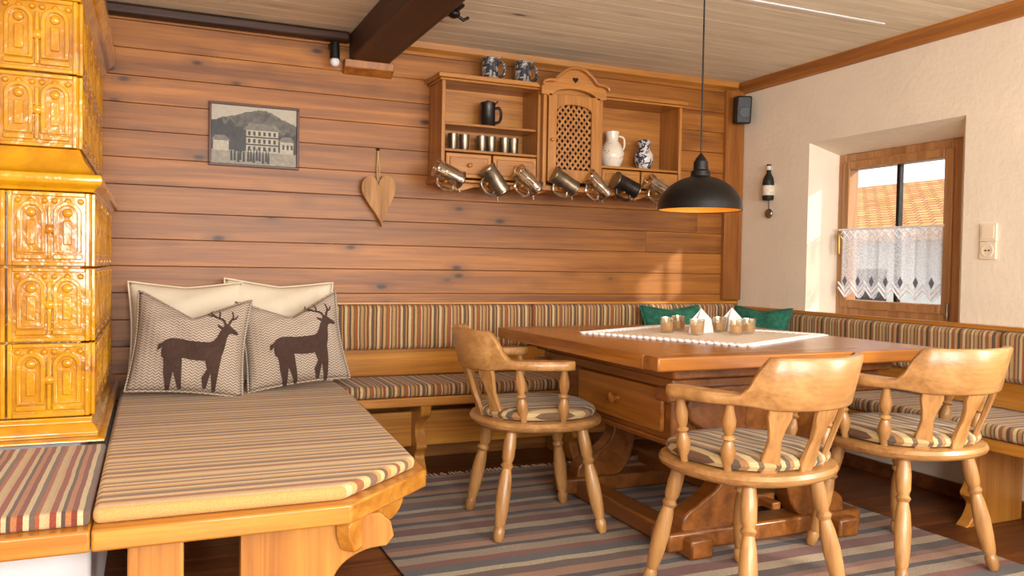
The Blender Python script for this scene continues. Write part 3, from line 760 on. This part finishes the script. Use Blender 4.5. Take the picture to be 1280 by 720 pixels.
MB().box(xc+.01, xd-.01, yc+.03, yc+.04, 1.97, 2.06).obj('pediment_back', M['cab'], g)
hp = []
for k in range(30):
    a = 2*math.pi*k/30; x = 16*math.sin(a)**3; z = 13*math.cos(a)-5*math.cos(2*a)-2*math.cos(3*a)-math.cos(4*a); hp.append((cx+x*.0011, yc-.014, 2.075+z*.0011))
MB().prism(hp, (0,.004,0)).obj('heart_cutout', M['dark'], g)
b = MB(); dx0, dx1, dz0, dz1 = xc+.022, xd-.022, 1.515, 1.99
fr = .05
b.box(dx0, dx0+fr, yc-.012, yc+.006, dz0, dz1).box(dx1-fr, dx1, yc-.012, yc+.006, dz0, dz1).box(dx0+fr, dx1-fr, yc-.012, yc+.006, dz0, dz0+.07)
top = [(dx0+fr, yc-.012, dz1), (dx0+fr, yc-.012, dz1-.09)] + [(cx - (dx1-dx0-2*fr)/2*math.cos(a), yc-.012, dz1-.09+.04*math.sin(a)) for a in [math.pi*k/12 for k in range(1,12)]] + [(dx1-fr, yc-.012, dz1-.09), (dx1-fr, yc-.012, dz1)]
b.prism(top, (0,.018,0)); b.obj('door_frame', M['cabz'], g, .003)
MB().box(dx0+fr-.01, dx1-fr+.01, yc+.012, yc+.016, dz0+.05, dz1-.03).obj('door_backing', M['dark'], g)
b = MB(); u0, u1, w0, w1 = dx0+fr, dx1-fr, dz0+.07, dz1-.05
st = .042
k = -12
while k < 26:
    for sgn in (1, -1):
        base_ = w0 + k*st; xs = []
        for j in range(41):
            x = u0+(u1-u0)*j/40; z = base_ + (x-u0)*1.25 if sgn > 0 else base_ + (u1-x)*1.25
            if w0 <= z <= w1: xs.append((x, z))
        if len(xs) > 2:
            (xA, zA), (xB, zB) = xs[0], xs[-1]
            off = 0 if sgn > 0 else .003
            b.sweep([(xA, yc+.001+off, zA), (xB, yc+.001+off, zB)], [(-.0055,-.002),(.0055,-.002),(.0055,.002),(-.0055,.002)], False, (0,1,0))
    k += 1
b.obj('door_lattice', M['cab'], g, smooth=False)
MB().ball((dx0+.02, yc-.018, 1.74), .009).obj('door_knob', M['brass'], g)
b = MB(); pegx = [1.375, 1.60, 1.80, 2.03, 2.225, 2.43, 2.64]
for x in pegx: b.lathe((x, yf+.03, zb-.04),(x, yf-.075, zb-.02),[(.006,0),(.005,.7),(.010,.9),(.006,1)],10)
b.obj('pegs', M['cabz'], g)

# ---------------- steins
def stein(name, loc, h, r, mat, lidmat, rot=(0,0,0), glass=False):
    g = bpy.data.objects.new(name, None); sc.collection.objects.link(g); g.location = loc; g.rotation_euler = [math.radians(a) for a in rot]
    prof = [(r*.98,0),(r*1.05,.02),(r*1.04,.08),(r*.96,.12),(r*.97,.5),(r*.92,.85),(r*.96,.9),(r*.95,1.0),(r*.84,1.0),(r*.82,.9),(r*.84,.15),(.001,.12)]
    MB().lathe((0,0,0),(0,0,h),prof,24).obj('body', mat, g)
    if glass:
        b = MB()
        for k in range(8):
            a = 2*math.pi*k/8; b.tube([(r*math.cos(a),r*math.sin(a),h*.12),(r*.95*math.cos(a),r*.95*math.sin(a),h*.8)], .004, 6)
        b.obj('flutes', mat, g)
    pts = smoothpts([(r*.9,0,h*.82),(r*1.45,0,h*.86),(r*1.75,0,h*.62),(r*1.6,0,h*.3),(r*.95,0,h*.2)], 5, False)
    MB().tube(pts, .008, 8, up=(0,1,0)).obj('handle', mat, g)
    MB().lathe((0,0,h),(0,0,h*1.16),[(r*1.02,0),(r*1.04,.2),(r*.9,.45),(r*.5,.7),(r*.2,.8),(r*.16,.88),(r*.2,.95),(.001,1)],24).tube([(r*.6,0,h*1.06),(r*1.1,0,h*1.06),(r*1.3,0,h*1.16)],.005,6,up=(0,1,0)).obj('lid', lidmat, g)
    MB().lathe((0,0,-.002),(0,0,h*.06),[(r*1.08,0),(r*1.08,.7),(r*1.0,1)],24).obj('foot_ring', mat if glass else lidmat, g)
    return g
stein('beer_stein', (1.675, 4.18, 2.048), .12, .046, M['bluecer'], M['bluecer'], (0,0,-30))
stein('beer_stein', (1.868, 4.18, 2.048), .12, .046, M['bluecer'], M['bluecer'], (0,0,-20))
stein('pewter_tankard', (1.67, 4.19, 1.803), .125, .042, M['pewterd'], M['pewterd'], (0,0,-10))
mats = [('mugglass',1),('pewter',0),('mugglass',1),('pewter',0),('mugglass',1),('pewterd',0),('mugglass',1)]
for x, a, (m_, gl) in zip(pegx, [112,140,126,118,128,112,116], mats):
    R_ = Matrix.Rotation(math.radians(a), 4, 'Y'); h = .145; r = .046
    hp_ = R_ @ Vector((r*1.6, 0, h*.6))
    target = Vector((x, 4.020, zb-.055)); loc = target - hp_
    stein('beer_mug', (loc.x, loc.y, loc.z), h, r, M[m_], M['pewter'], (0, a, 0), bool(gl))
g = group('tin_cups', (1.6, 4.2, 1.70))
b = MB()
for x in (1.475, 1.54, 1.64, 1.695, 1.775, 1.83):
    b.lathe((x,4.20,1.661),(x,4.20,1.755),[(.022,0),(.024,.05),(.027,.9),(.029,1),(.026,1),(.020,.1),(.001,.1)],18)
b.obj('cups', M['pewter'], g)
def vase(name, loc, prof, h, mat, handle=False, r=.05):
    g = group(name, loc, 0)
    MB().lathe((0,0,0),(0,0,h),prof,28).obj('body', mat, g)
    if handle: MB().tube(smoothpts([(r*.6,0,h*.9),(r*1.35,0,h*.85),(r*1.4,0,h*.6),(r*.95,0,h*.45)],5,False),.006,8,up=(0,1,0)).obj('handle', mat, g)
vase('ceramic_jug', (2.45,4.19,1.631), [(.04,0),(.05,.05),(.068,.25),(.072,.42),(.055,.62),(.036,.74),(.036,.85),(.042,.97),(.042,1),(.032,1),(.028,.8),(.001,.5)], .21, M['whitecer'], True, .058)
vase('ceramic_vase', (2.67,4.19,1.631), [(.032,0),(.038,.05),(.054,.3),(.054,.5),(.034,.66),(.030,.75),(.03,.8),(.042,.86),(.036,.95),(.012,1),(.001,1)], .185, M['bluewhite'])

# ---------------- pendant lamp
lx, ly = 2.12, 2.885
g = group('pendant_lamp', (lx, ly, 1.30), 0)
R = .176
pr = [(.030,.205),(.032,.17),(.040,.163),(.042,.145)]
for k in range(0, 13):
    a = math.pi/2*(1-k/12); pr.append((max(.042, R*math.cos(a)), .005+.14*math.sin(a)))
pr += [(R+.001,0)]
seg = 48
def lathe_z(prof, name, mat):
    b = MB(); vs = []; fs = []
    for r, z in prof:
        for k in range(seg): a = 2*math.pi*k/seg; vs.append((r*math.cos(a), r*math.sin(a), z))
    for i in range(len(prof)-1):
        for k in range(seg): k2 = (k+1) % seg; fs.append((i*seg+k,i*seg+k2,(i+1)*seg+k2,(i+1)*seg+k))
    return b.addv(vs, fs).obj(name, mat, g)
lathe_z(pr, 'shade_outer', M['black'])
lathe_z([(R+.001,0),(R-.003,0)], 'shade_rim', M['black'])
inner = [(max(.004, (R-.004)*math.cos(math.pi/2*(1-k/12))), .002+.137*math.sin(math.pi/2*(1-k/12))) for k in range(13)]
lathe_z(inner, 'shade_inner', M['gold'])
MB().lathe((0,0,.195),(0,0,.24),[(.03,0),(.022,.5),(.010,.8),(.004,1)],20).obj('cap', M['black'], g)
MB().tube([(0,0,.22),(0,0,ZC-1.30)], .0035, 8).lathe((0,0,ZC-1.30-.03),(0,0,ZC-1.30),[(.03,0),(.05,.6),(.05,1)],20).obj('cord', M['black'], g)
MB().ball((0,0,.07), .03).lathe((0,0,.09),(0,0,.135),[(.014,0),(.014,1)],14).obj('bulb', M['white'], g)
l = bpy.data.lights.new('pendant_bulb_light', 'POINT'); l.energy = .7; l.color = (1,.7,.35); l.shadow_soft_size = .02
o = bpy.data.objects.new('bulb_light', l); sc.collection.objects.link(o); o.parent = g; o.location = (0,0,.03)

# ---------------- table things
g = group('lace_tablecloth', (2.27,3.05,.76))
cx, cy, s, rz = 2.27, 3.03, .40, math.radians(26); b = MB()
def tp(x, y, z): return (cx+x*math.cos(rz)-y*math.sin(rz), cy+x*math.sin(rz)+y*math.cos(rz), z)
P = [tp(x*s, y*s*.95, .7605) for x, y in ((-1,-1),(1,-1),(1,1),(-1,1))]
MB().prism(P, (0,0,.002)).obj('cloth', M['lace'], g, smooth=False)
for e in range(4):
    for k in range(24):
        t_ = -1+2*(k+.5)/24
        for rr, ro in ((.016, 1.035), (.009, .93)):
            x, y = [(t_,-ro),(ro,t_),(-t_,ro),(-ro,-t_)][e]
            b.tube([tp(x*s+rr*math.cos(q), y*s*.95+rr*math.sin(q), .7635) for q in [2*math.pi*j/10 for j in range(10)]], .0028, 5, True)
b.obj('crochet_edge', CRO, g)
for x, y in ((2.13,3.12),(2.26,3.22),(2.19,2.98),(2.40,3.10),(2.36,2.93),(2.47,2.98)):
    g = group('tealight_glass', (x, y, .7667), 0)
    MB().lathe((0,0,0),(0,0,.066),[(.026,0),(.029,.05),(.034,1),(.031,1),(.027,.12),(.001,.12)],20).obj('glass', M['mugglass'], g)
    MB().lathe((0,0,.009),(0,0,.040),[(.025,0),(.026,1),(.001,1)],20).obj('candle', M['wax'], g)
for x, y in ((2.30,3.10),(2.52,3.16)):
    g = group('folded_napkin', (x, y, .7635), 20)
    vs = [(0,0,.11)]; fs = []; n = 28
    for k in range(n):
        a = 2*math.pi*k/n; r = .055*(1+.25*math.cos(a*7)); vs.append((r*math.cos(a)*1.1, r*math.sin(a)*.7, 0)); 
    for k in range(n):
        a = 2*math.pi*k/n; r = .045*(1+.2*math.cos(a*7)); vs.append((r*math.cos(a)*1.1, r*math.sin(a)*.7, .06))
    for k in range(n):
        k2 = (k+1) % n; fs.append((1+k,1+k2,1+n+k2,1+n+k)); fs.append((1+n+k,1+n+k2,0))
    MB().addv(vs, fs).obj('cloth', M['napkin'], g)

# ---------------- right wall items
g = group('light_switch', (XR, 2.565, 1.20))
MB().box(XR-.010, XR, 2.525, 2.605, 1.20, 1.28).box(XR-.013, XR-.01, 2.535, 2.595, 1.21, 1.27).obj('rocker_plate', M['switch'], g, .003)
MB().box(XR-.010, XR, 2.525, 2.605, 1.118, 1.198).obj('socket_plate', M['switch'], g, .003)
MB().lathe((XR-.009,2.565,1.158),(XR-.013,2.565,1.158),[(.029,0),(.029,1),(.024,1),(.024,.5)],20).obj('socket_ring', M['switch'], g)
MB().ball((XR-.0125,2.572,1.158),.004).ball((XR-.0125,2.556,1.158),.004).obj('socket_holes', M['blackp'], g)
g = group('bottle_wall_opener', (XR-.01, 4.02, 1.58))
MB().lathe((XR-.016,4.02,1.48),(XR-.016,4.02,1.70),[(.03,0),(.036,.04),(.036,.5),(.03,.62),(.014,.75),(.012,.95),(.014,.96),(.014,1)],20).obj('bottle', M['blackp'], g)
MB().lathe((XR-.016,4.02,1.51),(XR-.016,4.02,1.57),[(.0365,0),(.0365,1)],20).lathe((XR-.016,4.02,1.665),(XR-.016,4.02,1.69),[(.0145,0),(.0145,1)],16).obj('label', M['paper'], g)
MB().tube([(XR-.01,4.02,1.48),(XR-.01,4.02,1.43)],.003,6).lathe((XR-.02,4.015,1.40),(XR-.004,4.015,1.40),[(.026,0),(.03,.5),(.026,1)],18).obj('medallion', M['pewter'], g)
g = group('wall_speaker', (3.42, 4.22, 2.08), 0)
b = MB().box(-.05, .045, -.05, .05, -.09, .08); b.obj('speaker_box', M['blackp'], g, .01); g.rotation_euler = (math.radians(8), 0, math.radians(-25)); g.location = (3.395, 4.20, 2.06)
MB().lathe((0,-.05,-.02),(0,-.054,-.02),[(.035,0),(.033,1)],20).obj('speaker_cone', M['black'], g)
g = group('ceiling_hook', (1.26, 3.6, ZC), 0)
MB().lathe((0,0,-.02),(0,0,0),[(.03,0),(.045,.6),(.05,1)],20).ball((0,0,-.04),.03,1,1,.7).tube([(0.01,0,-.04),(.05,.01,-.06),(.075,.01,-.045)],.008,8).tube([(-.01,0,-.04),(-.05,.01,-.055),(-.07,.01,-.03)],.008,8).obj('hook_body', M['black'], g)
g = group('wall_spotlight', (.84, 4.2, 2.1), 0)
MB().lathe((0,.08,.06),(0,0,.03),[(.02,0),(.02,1)],12).lathe((0,0,.06),(0,0,-.02),[(.022,0),(.026,1)],16).obj('lamp_body', M['black'], g)
MB().ball((0,0,-.035),.024).obj('lamp_globe', M['white'], g)

# ---------------- outside
g = group('neighbour_house', (10, 9, -1))
MB().box(10, 14, 3, 14, -1.5, 1.75).obj('facade', M['housewall'], g, smooth=False)
MB().prism([(9.5,2.6,1.60),(12,2.6,2.62),(14.5,2.6,1.60),(14.5,2.6,1.5),(9.5,2.6,1.5)], (0,12,0)).obj('tiled_roof', M['roof'], g, smooth=False)
b = MB()
for y in (7.0, 9.0, 11.0): b.box(9.97, 10.0, y, y+.7, .1, 1.1)
b.obj('dark_windows', M['pewterd'], g, smooth=False)
MB().box(3.9, 60, -40, 60, -1.6, -1.5).obj('ground_outside', M['ground'], smooth=False)

# ---------------- lights
w = bpy.data.worlds.new('World'); sc.world = w; w.use_nodes = True
bg = w.node_tree.nodes['Background']; bg.inputs[0].default_value = (.88,.93,1,1); bg.inputs[1].default_value = 1.9
def area(name, loc, rot, sx, sy, p, col):
    l = bpy.data.lights.new(name, 'AREA'); l.shape = 'RECTANGLE'; l.size = sx; l.size_y = sy; l.energy = p; l.color = col
    o = bpy.data.objects.new(name, l); sc.collection.objects.link(o); o.location = loc; o.rotation_euler = [math.radians(a) for a in rot]; return o
area('front_fill_light', (.15, YF-.02, 1.4), (90,0,0), 1.4, 1.1, 125, (1,.975,.93))  # added fill lamp, emulates an unseen window behind the camera
area('front_fill_light', (2.15, YF-.02, 1.4), (90,0,0), 1.4, 1.1, 105, (1,.975,.93))  # second added fill lamp, in the other invented front opening
area('side_fill_light', (3.63, .45, 1.28), (90,0,90), .7, .8, 42, (1,.98,.95))  # added fill lamp from the right, out of view in the added window
s = bpy.data.lights.new('sun', 'SUN'); s.energy = 3.6; s.angle = math.radians(2); s.color = (1,.90,.72)
o = bpy.data.objects.new('sun', s); sc.collection.objects.link(o)
d = Vector((-.46,.62,-.31)).normalized(); o.rotation_euler = d.to_track_quat('-Z', 'Y').to_euler(); o.location = (8,-6,6)

# ---------------- camera
cam = bpy.data.cameras.new('camera'); cam.sensor_width = 36; cam.lens = 1031/1280*36; cam.clip_start = .05
co = bpy.data.objects.new('camera', cam); sc.collection.objects.link(co); sc.camera = co
co.matrix_world = Matrix.Translation((0,0,1.05)) @ Matrix.Rotation(math.radians(-23.6),4,'Z') @ Matrix.Rotation(math.radians(88.5),4,'X') @ Matrix.Rotation(math.radians(.96),4,'Z')
